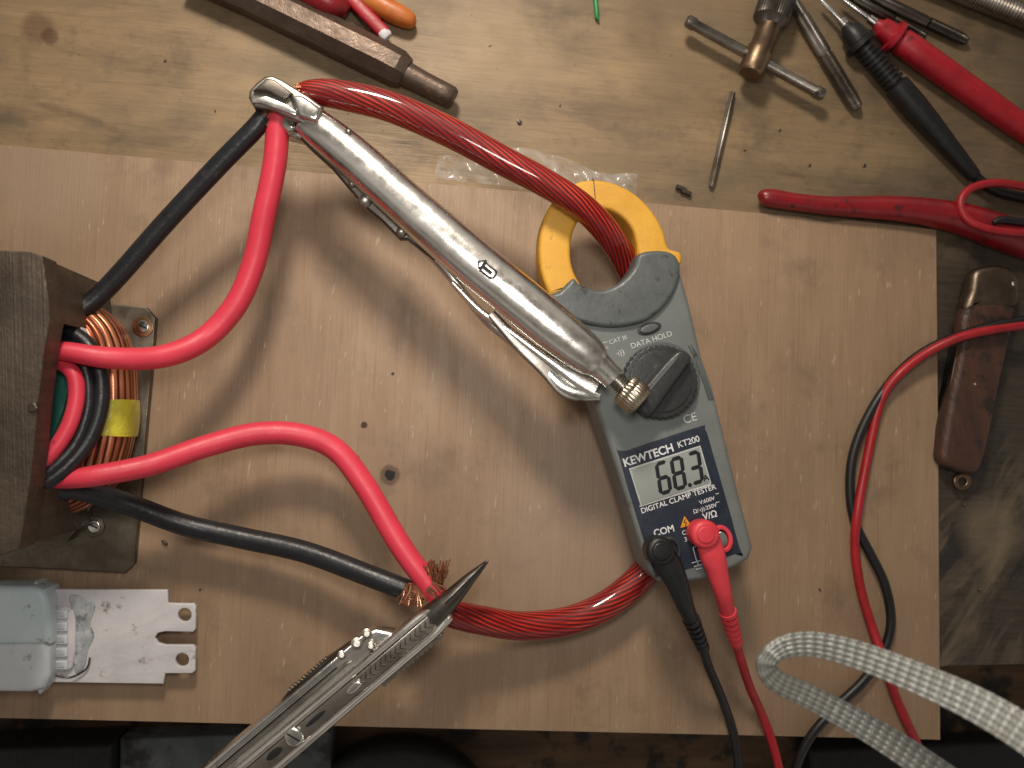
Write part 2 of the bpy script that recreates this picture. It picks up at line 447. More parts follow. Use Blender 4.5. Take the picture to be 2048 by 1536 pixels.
o=slab('painted_offcut',240,1478,660,1800,-700,-610,m_bluegrey,bev=5);tag(o,'blue grey painted wood offcut on the shelf','offcut')
o=plate('storage_case',circ(800,1640,190,24,150),-700,-590,m_blackbox,None,30,smooth=0);tag(o,'round black plastic case on the lower shelf','case')
o=slab('storage_case',1620,1500,2300,1800,-700,-600,m_blackbox,bev=12);tag(o,'long black plastic case on the lower shelf','case')
# ---------------------------------------------------------------- transformer
T=thing('transformer','heavy laminated iron transformer with copper winding on the board','transformer')
core=[plate('c',[(-160,494),(60,503),(84,511),(97,600),(99,640),(88,700),(76,800),(62,945),(56,985),(38,1098),(0,1112),(-160,1122)],266,320,m_lam,None,2),
 plate('c',[(-160,497),(60,505),(82,514),(96,638),(-160,640)],30,318,m_lam,None,2),
 plate('c',[(-160,985),(52,984),(36,1095),(-160,1118)],30,318,m_lam,None,2)]
join(core,'iron_core',T)
plate('mounting_flange',[(-100,600),(200,606),(292,614),(311,636),(301,760),(283,960),(268,1128),(250,1146),(110,1138),(-100,1130)],14,32,m_base,T,2)
plate('inner_flange',[(-60,640),(150,628),(205,640),(190,1000),(150,1062),(135,1082),(-60,1080)],32,60,m_base,T,2)
sweep('copper_winding',[(90,636,100,42,50),(150,652,106,56,62),(188,698,108,70,70),(196,800,108,73,70),(190,892,108,68,70),(164,956,106,60,62),(100,1000,100,42,50)],m_coil,T,n=96,nseg=10,expo=2.6)
sweep('tape_wrap',[(197,802,110,75,73),(197,835,110,75.5,74),(194,868,110,74,73)],m_tape,T,n=40,expo=2.6)
plate('insulation_board',[(60,706),(118,712),(136,728),(140,760),(128,815),(106,872),(80,912),(56,920)],80,190,m_teal,T,2)
plate('paper_insulation',[(135,650),(160,652),(168,668),(150,676),(132,668)],140,192,m_wplast,T,2)
plate('paper_insulation',circ(120,1006,38,20,16,rot=.1),60,120,m_wplast,T,3)
for (x,y,mt) in ((285,653,m_brass),(187,1053,m_base)):
    w=plate('washer',circ(x,y,21,28),32,37,mt,T,1.2,holes=[circ(x,y,7,16)])
    s_=plate('screw_head',circ(x,y,13,24),33,42,m_bright,w,2.5)
    a=.4
    plate('slot',[(x+9*math.cos(a)-1.5*math.sin(a),y+9*math.sin(a)+1.5*math.cos(a)),(x-9*math.cos(a)-1.5*math.sin(a),y-9*math.sin(a)+1.5*math.cos(a)),(x-9*math.cos(a)+1.5*math.sin(a),y-9*math.sin(a)-1.5*math.cos(a)),(x+9*math.cos(a)+1.5*math.sin(a),y+9*math.sin(a)-1.5*math.cos(a))],41,42.6,m_dark,s_,.3)
plate('core_bolt',circ(64,815,11,6),318,326,m_dsteel,T,2)
# ---------------------------------------------------------------- cables
def fray(base,axis,n,ln,spread,r=1.4,curl=.25,side=None):
    out=[]
    ax=Vector(axis).normalized()
    sd=ax.cross(Vector((0,0,1))).normalized()
    for i in range(n):
        q_=random.uniform(-1,1)
        off=sd*q_+Vector((0,0,random.uniform(-.6,.6)))
        p0=Vector(base)+off*spread
        d=(ax+sd*q_*.12+Vector((0,0,random.gauss(0,.06)))).normalized()
        c=(sd*random.gauss(0,1)+Vector((0,0,random.gauss(0,.4))))*curl
        l=ln*random.uniform(.6,1.05)
        pts=[]
        for k in range(5):
            t=k/4
            q=p0+d*l*t+c*l*t*t*.6
            if t>.7: q-=ax*l*.18*random.random()
            pts.append((q.x,q.y,max(q.z,20),r))
        out.append(sweep('s',pts,m_copper,None,nseg=3,n=6))
    return out
def cable(name,pts,mat,label,cat='cable',n=24,frays=(),nseg=10):
    o=sweep(name,pts,mat,None,nseg=nseg,n=n)
    tag(o,label,cat)
    for f in frays: join(fray(*f),'frayed_copper_strands',o)
    return o
cable('black_cable',[(528,232,196,18),(505,262,192,20),(440,328,180,20),(330,446,160,20),(240,548,150,20),(185,603,150,20),(135,633,165,20),(92,640,185,20),(30,640,200,19)],m_blk,'black rubber cable from transformer to locking pliers',frays=[((524,246,196),(.5,-.9,0),50,34,16)])
cable('pink_cable',[(560,215,190,20),(556,245,190,23),(549,330,175,23.5),(528,430,155,23.5),(508,525,140,23.5),(470,612,140,23.5),(405,680,150,23.5),(320,714,185,23.5),(220,716,226,22.5),(140,704,240,20),(85,698,240,18),(30,694,240,18)],m_pink,'pink rubber cable curving from transformer to locking pliers',frays=[((566,212,190),(.6,-1,0),26,24,10)])
cable('pink_cable',[(880,1205,150,19),(858,1170,150,22),(800,1090,135,23),(730,972,115,23),(672,900,110,23),(600,870,115,23.5),(510,868,125,23.5),(410,893,145,23),(300,930,184,22.5),(200,950,210,22),(130,958,216,20),(60,955,220,18)],m_pink,'pink rubber cable curving from transformer to the multi tool',frays=[((874,1176,160),(-.04,-1,.1),64,58,11),((858,1172,166),(.8,.6,0),44,34,14)])
cable('black_cable',[(850,1188,132,18),(815,1180,132,21),(740,1152,120,22),(610,1104,95,22),(480,1075,85,22),(370,1050,90,22),(260,1010,120,22),(170,982,160,22),(100,978,190,22),(40,980,215,20)],m_blk,'black rubber cable from transformer to the multi tool',frays=[((826,1170,150),(-.1,1,.0),60,46,15),((812,1180,146),(.95,.3,.12),60,56,17)])
cable('black_cable',[(30,650,190,17),(95,657,194,17),(145,668,197,17),(182,700,200,17),(201,755,201,17),(199,820,203,17),(174,885,211,17),(128,938,227,17),(70,978,240,17),(30,1000,244,17)],m_blk,'black rubber cable looped over the transformer winding')
cable('black_cable',[(30,668,206,13),(92,674,208,13),(132,688,208,13),(160,714,210,13),(176,765,212,13),(174,825,214,13),(150,888,224,13),(108,934,238,13),(60,966,246,13),(30,980,248,13)],m_blk,'second black cable looped inside over the winding')
cable('pink_cable',[(30,716,222,14),(90,722,222,14),(128,730,224,15),(150,756,226,16),(152,802,228,16),(136,856,234,16),(104,905,242,16),(70,935,246,16),(30,960,246,16)],m_pink,'pink rubber cable looped over the transformer winding')
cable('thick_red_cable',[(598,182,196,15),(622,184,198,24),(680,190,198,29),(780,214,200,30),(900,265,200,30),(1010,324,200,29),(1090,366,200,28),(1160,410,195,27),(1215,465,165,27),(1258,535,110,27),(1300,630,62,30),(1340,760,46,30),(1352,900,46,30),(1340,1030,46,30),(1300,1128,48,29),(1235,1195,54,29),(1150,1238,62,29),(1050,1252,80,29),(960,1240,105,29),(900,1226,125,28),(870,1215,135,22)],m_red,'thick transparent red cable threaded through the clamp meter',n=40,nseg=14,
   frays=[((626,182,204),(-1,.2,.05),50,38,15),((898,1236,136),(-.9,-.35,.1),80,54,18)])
# ---------------------------------------------------------------- clamp meter
CM=thing('clamp_meter','grey and yellow digital clamp meter with leads plugged in','clamp meter')
A0=math.radians(16.5)
MT=180
body=[(1112,600),(1128,640),(1150,700),(1180,770),(1198,830),(1222,900),(1243,965),(1266,1040),(1286,1105),(1298,1142),(1318,1164),(1352,1170),(1410,1160),(1470,1136),(1500,1118),(1507,1095),(1498,1060),(1478,985),(1458,905),(1440,830),(1425,770),(1405,715),(1390,650),(1378,600),(1362,545),(1352,516),(1300,505),(1282,520),(1262,548),(1238,568),(1205,580),(1172,578),(1150,568),(1118,580)]
plate('meter_body',body,80,MT,m_grey,CM,11,smooth=0,bres=5)
col=[(1098,590),(1118,583),(1146,556),(1158,566),(1180,576),(1206,579),(1232,570),(1254,553),(1270,530),(1280,506),(1322,500),(1352,510),(1362,540),(1352,578),(1330,612),(1296,640),(1255,652),(1210,654),(1160,644),(1122,624)]
plate('jaw_collar',col,90,MT+12,m_grey2,CM,9,smooth=3,bres=5)
plate('rear_shell',[(p[0]+(1345-p[0])*.02-3,p[1]+(850-p[1])*.01) for p in body],84,130,m_grey2,CM,4)
outer=[(1100,592),(1083,545),(1079,490),(1089,435),(1114,392),(1150,366),(1190,359),(1232,367),(1272,388),(1306,423),(1328,462),(1338,495),(1362,505),(1362,528),(1335,530),(1300,522),(1276,512)]
inner=[(1274,488),(1266,460),(1248,437),(1222,421),(1196,418),(1170,427),(1152,450),(1143,480),(1142,515),(1149,545),(1164,572)]
jaw=plate('clamp_jaw',crom(outer,5)+crom(inner,5),100,160,m_yel,CM,8,bres=4)
plate('jaw_split_line',[(1186,356),(1188,356),(1194,424),(1192,424)],100,160.6,m_bronze,jaw,.2)
plate('trigger',[(1112,728),(1135,720),(1160,760),(1160,790),(1130,782),(1116,760)],100,150,m_yel,CM,8,smooth=3)
plate('button_recess',circ(1299,657,25,28,12,rot=-A0),MT-2,MT+1.5,m_knob,CM,1)
plate('hold_button',circ(1299,657,19,28,8,rot=-A0),MT,MT+6,m_grey2,CM,2.5)
dial=[]
for i in range(144):
    r=73+(1.4 if i%4<2 else -.8)
    dial.append((1322+r*math.cos(2*math.pi*i/144),763+r*math.sin(2*math.pi*i/144)))
plate('dial_recess',circ(1322,763,79,60),MT-1,MT+1,m_grey2,CM,.5)
dk=plate('rotary_dial',dial,MT-4,MT+22,m_knob,CM,3)
plate('dial_face',circ(1322,763,62,60),MT+22,MT+25,m_knob,dk,1.5)
plate('dial_grip',[(1364,700),(1384,716),(1372,736),(1346,772),(1302,830),(1280,820),(1268,802),(1300,762),(1340,716)],MT+22,MT+46,m_knob,dk,7,smooth=4)
plate('pointer_ridge',[(1352,712),(1357,716),(1300,784),(1296,780)],MT+45,MT+48,m_grey2,dk,1)
lab=plate('front_label',crom([(1238,912),(1252,902),(1396,854),(1410,858),(1424,900),(1478,1092),(1470,1108),(1326,1152),(1310,1146),(1300,1120)],3,True),MT-1,MT+1.2,m_navy,CM,.5)
plate('panel_step',[(1418,800),(1428,796),(1400,718),(1384,688),(1376,690),(1392,722)],MT-2,MT+2.5,m_grey2,CM,1)
lcd=plate('lcd_bezel',[(1258,937),(1401,891),(1423,967),(1282,1014)],MT,MT+2.2,m_lgrey,CM,.5)
plate('lcd_screen',[(1261,939),(1399,894),(1420,965),(1284,1010)],MT+1,MT+3.2,m_lcd,lcd,.4)
def seg7(ch,cx,cy,w,h,t):
    on={'6':'acdefg','8':'abcdefg','3':'abcdg'}[ch]
    segs=[];sh=.13
    def q(pts):
        P=[]
        for (u,v) in pts:
            uu=u-sh*v
            P.append((cx+uu*math.cos(A0)+v*math.sin(A0),cy-uu*math.sin(A0)+v*math.cos(A0)))
        segs.append(plate('sg',P,MT+3.2,MT+4,m_seg,None,.1))
    W=w/2;Hh=h/2;g=.4
    hor=lambda v:q([(-W+g,v),(-W+t*.5,v-t/2),(W-t*.5,v-t/2),(W-g,v),(W-t*.5,v+t/2),(-W+t*.5,v+t/2)])
    ver=lambda u,v0,v1:q([(u,v0+g),(u+t/2,v0+t*.5),(u+t/2,v1-t*.5),(u,v1-g),(u-t/2,v1-t*.5),(u-t/2,v0+t*.5)])
    if 'a' in on:hor(-Hh)
    if 'g' in on:hor(0)
    if 'd' in on:hor(Hh)
    if 'f' in on:ver(-W,-Hh,0)
    if 'b' in on:ver(W,-Hh,0)
    if 'e' in on:ver(-W,0,Hh)
    if 'c' in on:ver(W,0,Hh)
    join(segs,'lcd_digit',lcd)
seg7('6',1327,955,20,59,7.6);seg7('8',1357,946,20,59,7.6);seg7('3',1391,935,20,59,7.6)
plate('decimal_point',circ(1380,970,4.2,10),MT+3.2,MT+4,m_seg,lcd,.1)
text('A',1412,956,MT+3.6,12,16.5,m_seg,.35,parent=lcd,name='unit_letter')
Lh=MT+1.5
def tl(*a,**k): return text(*a,parent=lab,**k)
tl('KEWTECH',1297,911,Lh,16.5,17,m_white,.5,sx=.98);tl('KT200',1377,884,Lh,12.5,17,m_white,.12,sx=.98)
tl('DIGITAL CLAMP TESTER',1357,998,Lh,10.5,17.3,m_white,.12,sx=1.02)
tl('V:600V',1414,1001,Lh,8,16.5,m_white,.05);tl('~',1434,987,Lh,9,16.5,m_white,.05)
tl('Ω/·ı)):250V',1410,1017,Lh,8,16.5,m_white,.05);tl('~',1435,1004,Lh,9,16.5,m_white,.05)
tl('COM',1328,1062,Lh,13.5,14,m_white,.3);tl('V/Ω',1420,1031,Lh,13,14,m_white,.3)
tl('CAT.II',1380,1062,Lh,9,16.5,m_white,.05);tl('300V',1381,1076,Lh,9,16.5,m_white,.05)
def ln(x0,y0,x1,y1,w,mat=m_white,hh=Lh):
    d=Vector((x1-x0,y1-y0)).normalized();p=Vector((-d.y,d.x))*w/2
    return plate('ln',[(x0+p.x,y0+p.y),(x1+p.x,y1+p.y),(x1-p.x,y1-p.y),(x0-p.x,y0-p.y)],hh-.3,hh+.25,mat,None,.1)
join([ln(1279,1013,1422,969,1.8)],'label_rule',lab)
join([ln(1386,1095,1392,1118,1.6),ln(1386,1095,1402,1090,1.6),ln(1392,1118,1398,1132,1.6),
     ln(1384,1126,1408,1119,1.8),ln(1388,1133,1406,1128,1.6),ln(1392,1139,1404,1136,1.6)],'earth_symbol',lab)
for a in (('DATA HOLD',1303,680,MT+.5,11,18,m_lgrey,.12),('CE',1380,837,MT+.5,17,17,m_lgrey,.1),
      ('CAT III',1236,680,MT+.5,9,18,m_lgrey,.05),('~',1210,684,MT+.5,12,18,m_lgrey,.1),('=',1214,696,MT+.5,9,18,m_lgrey,.05),('·ı))',1240,706,MT+.5,12,18,m_lgrey,.1)):
    text(*a,parent=CM)
tri=plate('warning_triangle',[(1369,1032),(1382,1050),(1361,1056)],MT+1,MT+2,m_orange,lab,.2)
join([ln(1371,1038,1368,1045,1.6,m_seg,MT+2.2),ln(1368,1045,1373,1045,1.3,m_seg,MT+2.2),ln(1373,1045,1371,1052,1.6,m_seg,MT+2.2)],'bolt_symbol',tri)
plate('input_socket',circ(1446,1078,20,30,28,rot=-.25),MT,MT+10,m_plug_r,CM,2,holes=[circ(1446,1078,12,20,19,rot=-.25)])
plate('socket_contact',circ(1446,1078,10,20,16,rot=-.25),MT,MT+7,m_bright,CM,2)
plate('input_socket',circ(1346,1098,17,30,25,rot=-.25),MT,MT+9,m_knob,CM,2,holes=[circ(1346,1098,10,20,17,rot=-.25)])
# ---------------------------------------------------------------- plugged leads
def plug(name,head,path,wire,mat,wmat,label,rh=29):
    T_=thing(name,label,'test lead')
    hx,hy=head
    h=[plate('hd',circ(hx,hy,rh,36),MT+4,MT+46,mat,None,9,bres=5),
       plate('hd',circ(hx,hy,rh*.62,30),MT+40,MT+49,mat,None,3)]
    a=path
    h.append(sweep('bd',[(hx,hy,MT+24,24,16),(a[0][0],a[0][1],MT+22,26,17),(a[1][0],a[1][1],MT+16,22,18),(a[2][0],a[2][1],MT+4,17,16),(a[3][0],a[3][1],MT-14,15,15)],mat,None,n=28))
    join(h,'plug_body',T_)
    A=Vector((a[3][0],a[3][1],MT-14));B=Vector((a[4][0],a[4][1],MT-60))
    prof=[]
    nr=6
    for i in range(nr):
        t0=i/nr
        prof+=[(t0,17.5-i*.9),(t0+.55/nr,17.5-i*.9),(t0+.6/nr,11),(t0+.95/nr,11)]
    prof.append((1,10))
    rod('strain_relief',tuple(A),tuple(B),prof,mat,T_,n=24)
    sweep('wire',[(a[4][0]-4,a[4][1]-12,MT-56,9)]+wire,wmat,T_,n=14,nseg=8)
plug('test_lead',(1323,1103),[(1340,1135),(1356,1170),(1372,1215),(1382,1238),(1408,1300)],[(1416,1330,100,9),(1435,1375,60,9),(1456,1430,30,9),(1472,1490,28,9),(1478,1560,20,9),(1480,1640,-30,9)],m_wblk,m_wblk,'black test lead plugged into the meter socket')
plug('test_lead',(1413,1070),[(1424,1107),(1434,1140),(1447,1190),(1455,1222),(1474,1290)],[(1482,1320,105,9),(1500,1375,65,9),(1524,1430,32,9),(1546,1490,28,9),(1562,1560,20,9),(1570,1640,-30,9)],m_plug_r,m_wred,'bright red test lead plugged into the meter socket')
# ---------------------------------------------------------------- locking pliers
LP=thing('locking_pliers','chrome locking pliers clamping cable ends, resting on the meter','locking pliers')
sweep('upper_handle',[(612,236,205,30,20),(622,245,205,34,26),(660,275,207,38,33),(720,325,210,41,36),(800,397,214,43,38),(900,484,220,46,40),(965,539,224,47,41),(1040,600,229,47,41),(1100,650,234,46,40),(1156,695,238,42,37),(1184,718,241,36,32),(1198,730,242,28,27),(1212,742,243,25,25),(1228,758,244,24,23)],m_chrome,LP,n=48,nseg=8,expo=2.1)
sweep('handle_fold',[(625,272,200,6,6),(700,340,202,7,7),(800,430,206,7,7),(900,520,212,7,7),(1000,604,218,7,7),(1100,684,224,7,7),(1170,730,228,5,5)],m_bright,LP,n=12)
j1=[plate('j',[(496,194),(498,180),(512,164),(530,151),(546,150),(566,160),(592,176),(618,192),(646,212),(642,240),(618,254),(580,236),(545,220),(508,214)],182,226,m_steel,None,6,bres=4),
    plate('j',[(505,180),(532,156),(548,158),(586,186),(570,200),(534,182)],224,236,m_dsteel,None,4),
    plate('j',[(578,186),(606,190),(644,216),(634,244),(598,232)],220,241,m_bright,None,8,bres=5),
    plate('j',[(500,196),(532,190),(570,206),(596,222),(592,232),(560,220),(520,206),(504,206)],222,231,m_bright,None,3)]
join(j1,'upper_jaw',LP)
plate('lower_jaw',[(512,210),(545,218),(590,242),(622,264),(604,278),(574,270),(552,244),(520,230)],150,188,m_bright,LP,5)
rod('jaw_pin',(565,240,194),(588,264,200),[(0,8),(.1,13),(.5,14),(.9,12),(1,7)],m_bright,LP)
plate('toggle_link',[(606,262),(640,288),(700,345),(760,400),(840,470),(874,508),(868,520),(815,478),(800,478),(762,440),(728,412),(708,388),(664,336),(624,300),(600,276)],176,196,m_dsteel,LP,4)
for (x,y,r,top) in ((652,303,10,215),(730,402,14,204),(764,402,9,222),(803,464,11,204),(704,368,8,204),(697,264,7,238)):
    rod('rivet',(x,y,top-20),(x+.02,y+.02,top),[(0,r),(.75,r),(.92,r*.75),(1,r*.3)],m_steel,LP)
lev=[sweep('l',[(712,385,178,10,14),(770,432,176,12,15),(830,478,175,12,16),(885,530,176,12,16),(930,590,180,9,15),(975,640,186,11,15),(1030,684,192,13,15),(1080,728,200,15,14),(1125,772,208,15,12),(1165,788,214,13,9),(1200,792,218,9,6)],m_bright,None,n=24,expo=2.6),
     sweep('l',[(905,566,196,6,10),(960,622,198,8,12),(1020,664,202,9,12),(1090,716,208,10,12),(1150,756,214,16,10),(1192,780,220,18,8)],m_chrome,None,n=20,expo=2.6)]
join(lev,'lower_handle',LP)
sweep('release_lever',[(982,628,206,10,6),(1040,690,208,13,5),(1090,735,211,16,4),(1130,778,213,17,4),(1160,794,215,9,4)],m_steel,LP,n=20,expo=3)
pr=[(0,18)]
for i in range(9):
    pr+=[(.04+i*.1,18.5),(.07+i*.1,18.5),(.1+i*.1,15),(.12+i*.1,15)]
pr.append((1,17))
rod('adjusting_screw',(1222,750,244),(1262,790,250),pr,m_steel,LP)
rod('adjusting_knob',(1247,774,249),(1283,806,253),[(0,20),(.04,30),(.12,32),(.3,32),(.34,31),(.4,33),(.8,33),(.86,31),(.96,28),(1,20),(1.0,10)],m_knurl,LP,n=120,ridge=(30,.022))
em=[]
def eq(pts,mt,z0,z1):
    em.append(plate('e',pts,z0,z1,mt,None,.3))
def rt(u,v,c=(974,536),a=math.radians(38)):
    return (c[0]+u*math.cos(a)-v*math.sin(a),c[1]+u*math.sin(a)+v*math.cos(a))
eq([rt(*p) for p in ((-24,0),(-10,-13),(-10,-8),(20,-8),(24,-2),(24,8),(18,13),(-10,13),(-10,10),(-14,10))],m_dark,255,266.2)
eq([rt(*p) for p in ((-19,0),(-12,-7),(-12,6),(-14,6))],m_chrome,262,266.8)
eq([rt(*p) for p in ((-6,-5),(17,-5),(21,-1),(21,7),(16,10),(-6,10),(-6,6),(12,6),(15,4),(15,1),(12,-1),(-6,-1))],m_chrome,262,266.8)
join(em,'stamped_mark',LP)
# ---------------------------------------------------------------- multi tool
MTL=thing('multi_tool','folding chrome multi tool with needle nose pliers gripping cable ends','multi tool')
sweep('needle_nose_jaw',[(976,1121,190,2.5,3),(960,1137,190,7,8),(935,1162,189,13,13),(905,1194,188,19,18),(882,1217,186,24,20),(864,1235,184,27,20)],m_dsteel,MTL,n=24,expo=2.4)
plate('jaw_split',[(972,1125),(974,1127),(892,1209),(889,1207)],188,205,m_dark,MTL,.4)
d=Vector((-.763,.647));pp=Vector((.647,.763))
def ax(t,off,base=(884,1226)): return (base[0]+d.x*t+pp.x*off,base[1]+d.y*t+pp.y*off)
ha=[plate('h',[ax(-10,-24),ax(-18,0),ax(-8,26),ax(30,32),ax(520,34),ax(520,-31),ax(30,-30)],150,186,m_chrome,None,8,bres=5),
    plate('h',[ax(-12,14),ax(-6,22),ax(24,30),ax(40,32),ax(520,34),ax(520,16),ax(40,16),ax(4,11)],176,200,m_chrome,None,7,bres=5),
    plate('h',[ax(-8,-20),ax(40,-30),ax(520,-31),ax(520,-15),ax(40,-14),ax(0,-11)],176,200,m_chrome,None,7,bres=5)]
hA=join(ha,'handle',MTL)
te=[plate('t',[ax(10,-15),ax(520,-16),ax(520,16),ax(8,14)],183,193,m_steel,None,3)]
for i in range(15):
    t=22+i*13
    te.append(plate('t',[ax(t,-9),ax(t+7,0),ax(t,8),ax(t+3,8),ax(t+11,0),ax(t+3,-9)],192,194.5,m_dsteel,None,1))
join(te,'file_blade',hA)
o=ax(232,0);plate('bright_slot',circ(o[0],o[1],19,26,9,rot=-.7),190,201,m_bright,hA,4)
o=ax(388,-2);s1=plate('pivot_screw',circ(o[0],o[1],20,28),180,201,m_bright,hA,5)
plate('slot',[(o[0]-14,o[1]-6),(o[0]-12,o[1]-9),(o[0]+14,o[1]+6),(o[0]+12,o[1]+9)],200,202,m_dark,s1,.3)
o=ax(438,-2);plate('lock_recess',circ(o[0],o[1],20,24,8,rot=-.7),181,194.5,m_dark,hA,2)
o=ax(330,-2);plate('lock_recess',circ(o[0],o[1],26,24,5,rot=-.7),181,194.5,m_dark,hA,2)
b0=(762,1270)
def bx(t,off): return ax(t,off,b0)
hb_=[plate('h',[bx(0,-16),bx(30,-26),bx(600,-27),bx(600,17),bx(-26,17),bx(-14,2)],140,180,m_chrome,None,6,bres=5),
     plate('h',[bx(26,-25),bx(600,-26),bx(600,-13),bx(26,-12)],176,190,m_bright,None,4),
     plate('h',[bx(60,-28),bx(120,-34),bx(220,-32),bx(250,-25),bx(60,-25)],150,176,m_dsteel,None,3)]
hB=join(hb_,'handle',MTL)
plate('blade_spine',[bx(90,-4),bx(600,-4),bx(600,3),bx(80,3)],176,187,m_steel,hB,2)
plate('blade_groove',[bx(110,-9),bx(600,-10),bx(600,-6),bx(110,-6)],176,182,m_dark,hB,.6)
te=[plate('t',[bx(110,-33),bx(110,-24),bx(215,-24),bx(215,-33)],154,172,m_steel,None,1)]
for i in range(13):
    t=112+i*8
    te.append(plate('t',[bx(t,-32),bx(t+4,-38),bx(t+6,-32)],156,172,m_steel,None,1))
join(te,'saw_blade',hB)
te=[plate('t',[ax(26,31),ax(26,36),ax(185,36),ax(185,31)],154,176,m_steel,None,1)]
for i in range(13):
    t=30+i*12
    te.append(plate('t',[ax(t,34),ax(t+3,39),ax(t+9,39),ax(t+11,34)],156,176,m_steel,None,1))
join(te,'serrated_blade',hA)
for (t,off,r) in ((20,-20,10),(48,-18,12),(30,4,9),(86,-20,9)):
    o=bx(t,off);rod('pivot_pin',(o[0],o[1],176),(o[0]+.02,o[1]+.02,198),[(0,r),(.7,r),(.75,r*.6),(1,r*.55)],m_steel,hB)
o=ax(548,-60);rod('handle_screw',(o[0]-8,o[1]-4,160),(o[0]+10,o[1]+8,180),[(0,10),(.3,16),(.7,16),(1,8)],m_knurl,MTL)
# ---------------------------------------------------------------- ballast
B=thing('ballast_unit','dirty white plastic lamp ballast with slotted mounting tongue','ballast')
plate('mounting_tongue',[(60,1178),(335,1180),(336,1206),(350,1207),(387,1207),(391,1212),(391,1258),(386,1264),(330,1263),(316,1266),(309,1275),(316,1286),(330,1290),(386,1290),(391,1296),(390,1342),(384,1347),(330,1347),(326,1368),(240,1367),(60,1364)],34,44,m_wplast,B,2,holes=[circ(369,1230,13.5,24),circ(364,1320,13.5,24)])
plate('spacer',[(150,1200),(230,1196),(232,1350),(150,1350)],14,34,m_wplast,B,2)
plate('sleeve',[(-180,1170),(64,1174),(86,1180),(94,1200),(100,1262),(98,1290),(-180,1291)],14,88,m_bplast,B,12,bres=6)
plate('sleeve',[(-180,1286),(84,1286),(98,1298),(98,1350),(86,1378),(60,1386),(-180,1384)],14,86,m_cream,B,12,bres=6)
plate('crimped_edge',[(60,1178),(90,1180),(104,1196),(101,1222),(106,1244),(100,1262),(105,1290),(98,1318),(104,1340),(94,1368),(70,1378)],16,62,m_cream,B,6,smooth=3)
ter=plate('terminal_block',[(98,1216),(132,1214),(146,1222),(150,1240),(150,1300),(144,1336),(132,1344),(98,1344)],44,52,m_wplast,B,3)
for i in range(5):
    y=1229+i*25.5
    plate('terminal_tab',[(106,y-9),(134,y-9),(134,y+9),(106,y+9)],50,58,m_cream,ter,2.5)
    plate('terminal_opening',[(112,y-5),(128,y-5),(128,y+5),(112,y+5)],56,59,m_glue,ter,.8)
plate('glue_patch',[(138,1192),(178,1200),(190,1216),(180,1248),(188,1272),(176,1300),(168,1336),(150,1346),(146,1300),(150,1250)],40,46.5,m_glue,B,2.5,smooth=4)
sweep('stray_wire',[(110,1350,62,2),(140,1355,54,2),(172,1338,50,2),(180,1315,48,2)],m_dsteel,B,n=8)
# ---------------------------------------------------------------- items on the bench (back)
PU=thing('punch','rusty octagonal steel punch with a turned shank','punch')
sweep('octagonal_body',[(380,-60,34,38,36),(500,-8,34,38,36),(640,60,34,38,36),(765,121,34,38,36),(796,137,34,37,35),(812,147,33,30,28)],m_rust,PU,n=8,interp=False,sharp=20,phase=math.pi/8)
sweep('turned_shank',[(790,136,33,25,24),(815,149,33,24,23),(850,167,32,22,21),(885,185,32,22,21),(903,194,32,21.5,20.5),(908,197,32,17,16)],m_rust,PU,n=28,interp=False,sharp=40)
SD=thing('screwdriver','red handled screwdriver with square sleeve on the bench','screwdriver')
sweep('handle',[(560,-70,40,36),(610,-30,40,38),(650,0,38,36),(680,16,36,26),(694,26,34,12)],m_vinyl,SD,n=24)
sweep('shaft_sleeve',[(672,-30,26,14,10),(700,-5,26,14,10),(735,32,26,14,10),(770,68,26,14,10)],m_prb_r,SD,n=16,expo=3)
sweep('sleeve_tip',[(764,64,26,12,10),(773,73,26,13,11),(776,76,26,10,8)],m_wplast,SD,n=16,expo=3,interp=False)
sweep('shaft_edge',[(662,-30,22,3,6),(755,78,20,3,6)],m_steel,SD,n=8,interp=False)
o=sweep('orange_handle',[(660,-60,22,16),(720,-12,22,20),(770,16,22,22),(805,34,21,20),(824,44,20,15),(831,47,20,6)],m_org,None,n=20);tag(o,'orange plastic tool handle lying on the bench','handle')
o=sweep('green_wire_scrap',[(1188,-30,8,5),(1191,0,8,5),(1193,20,8,5),(1194,34,8,4),(1198,40,8,2)],m_green,None,n=10);tag(o,'small green plastic wire scrap on the bench','scrap')
TW=thing('tap_wrench','T handle tap wrench with knurled chuck and sliding bar','tap wrench')
rod('sliding_bar',(1372,40,40),(1648,192,40),[(0,8),(.012,12),(.06,12.5),(.07,10.5),(.93,10.5),(.94,12.5),(.985,12),(1,8)],m_steel,TW)
rod('chuck_body',(1540,50,48),(1500,148,52),[(0,20),(.02,22),(.45,22),(.5,25),(.6,25),(.95,25),(1,21)],m_bronze,TW,n=32)
rod('knurled_chuck',(1562,-22,46),(1536,56,48),[(0,26),(.05,32),(.3,34),(.34,31),(.4,34),(.8,34),(.86,28),(1,20)],m_dsteel,TW,n=128,ridge=(42,.025))
rod('bar_end_hole',(1634,186,48),(1634.02,186.02,53),[(0,4),(1,4)],m_dark,TW,n=12)
def tapt(name,a,b,r,label,thr=.45,mat=m_steel):
    prof=[(0,r*.55),(.01,r*.8),(.12,r*.8),(.13,r*.95)]
    prof+=[(1-thr-.03,r*.95),(1-thr,r*.7)]
    nt_=int(thr*60)
    for i in range(nt_):
        t=1-thr+thr*.98*i/nt_
        k=(1-.25*max(0,(i/nt_-.8)*4))
        prof+=[(t+.001,r*k),(t+thr*.5/nt_,r*.86*k)]
    prof.append((1,r*.6))
    o=rod(name,a,b,prof,mat,None,n=32,ridge=(4,.12))
    tag(o,label,'tap','thread taps on the bench');return o
tapt('thread_tap',(1588,5,16),(1716,216,16),14,'large fluted steel thread tap on the bench',.5,m_steel)
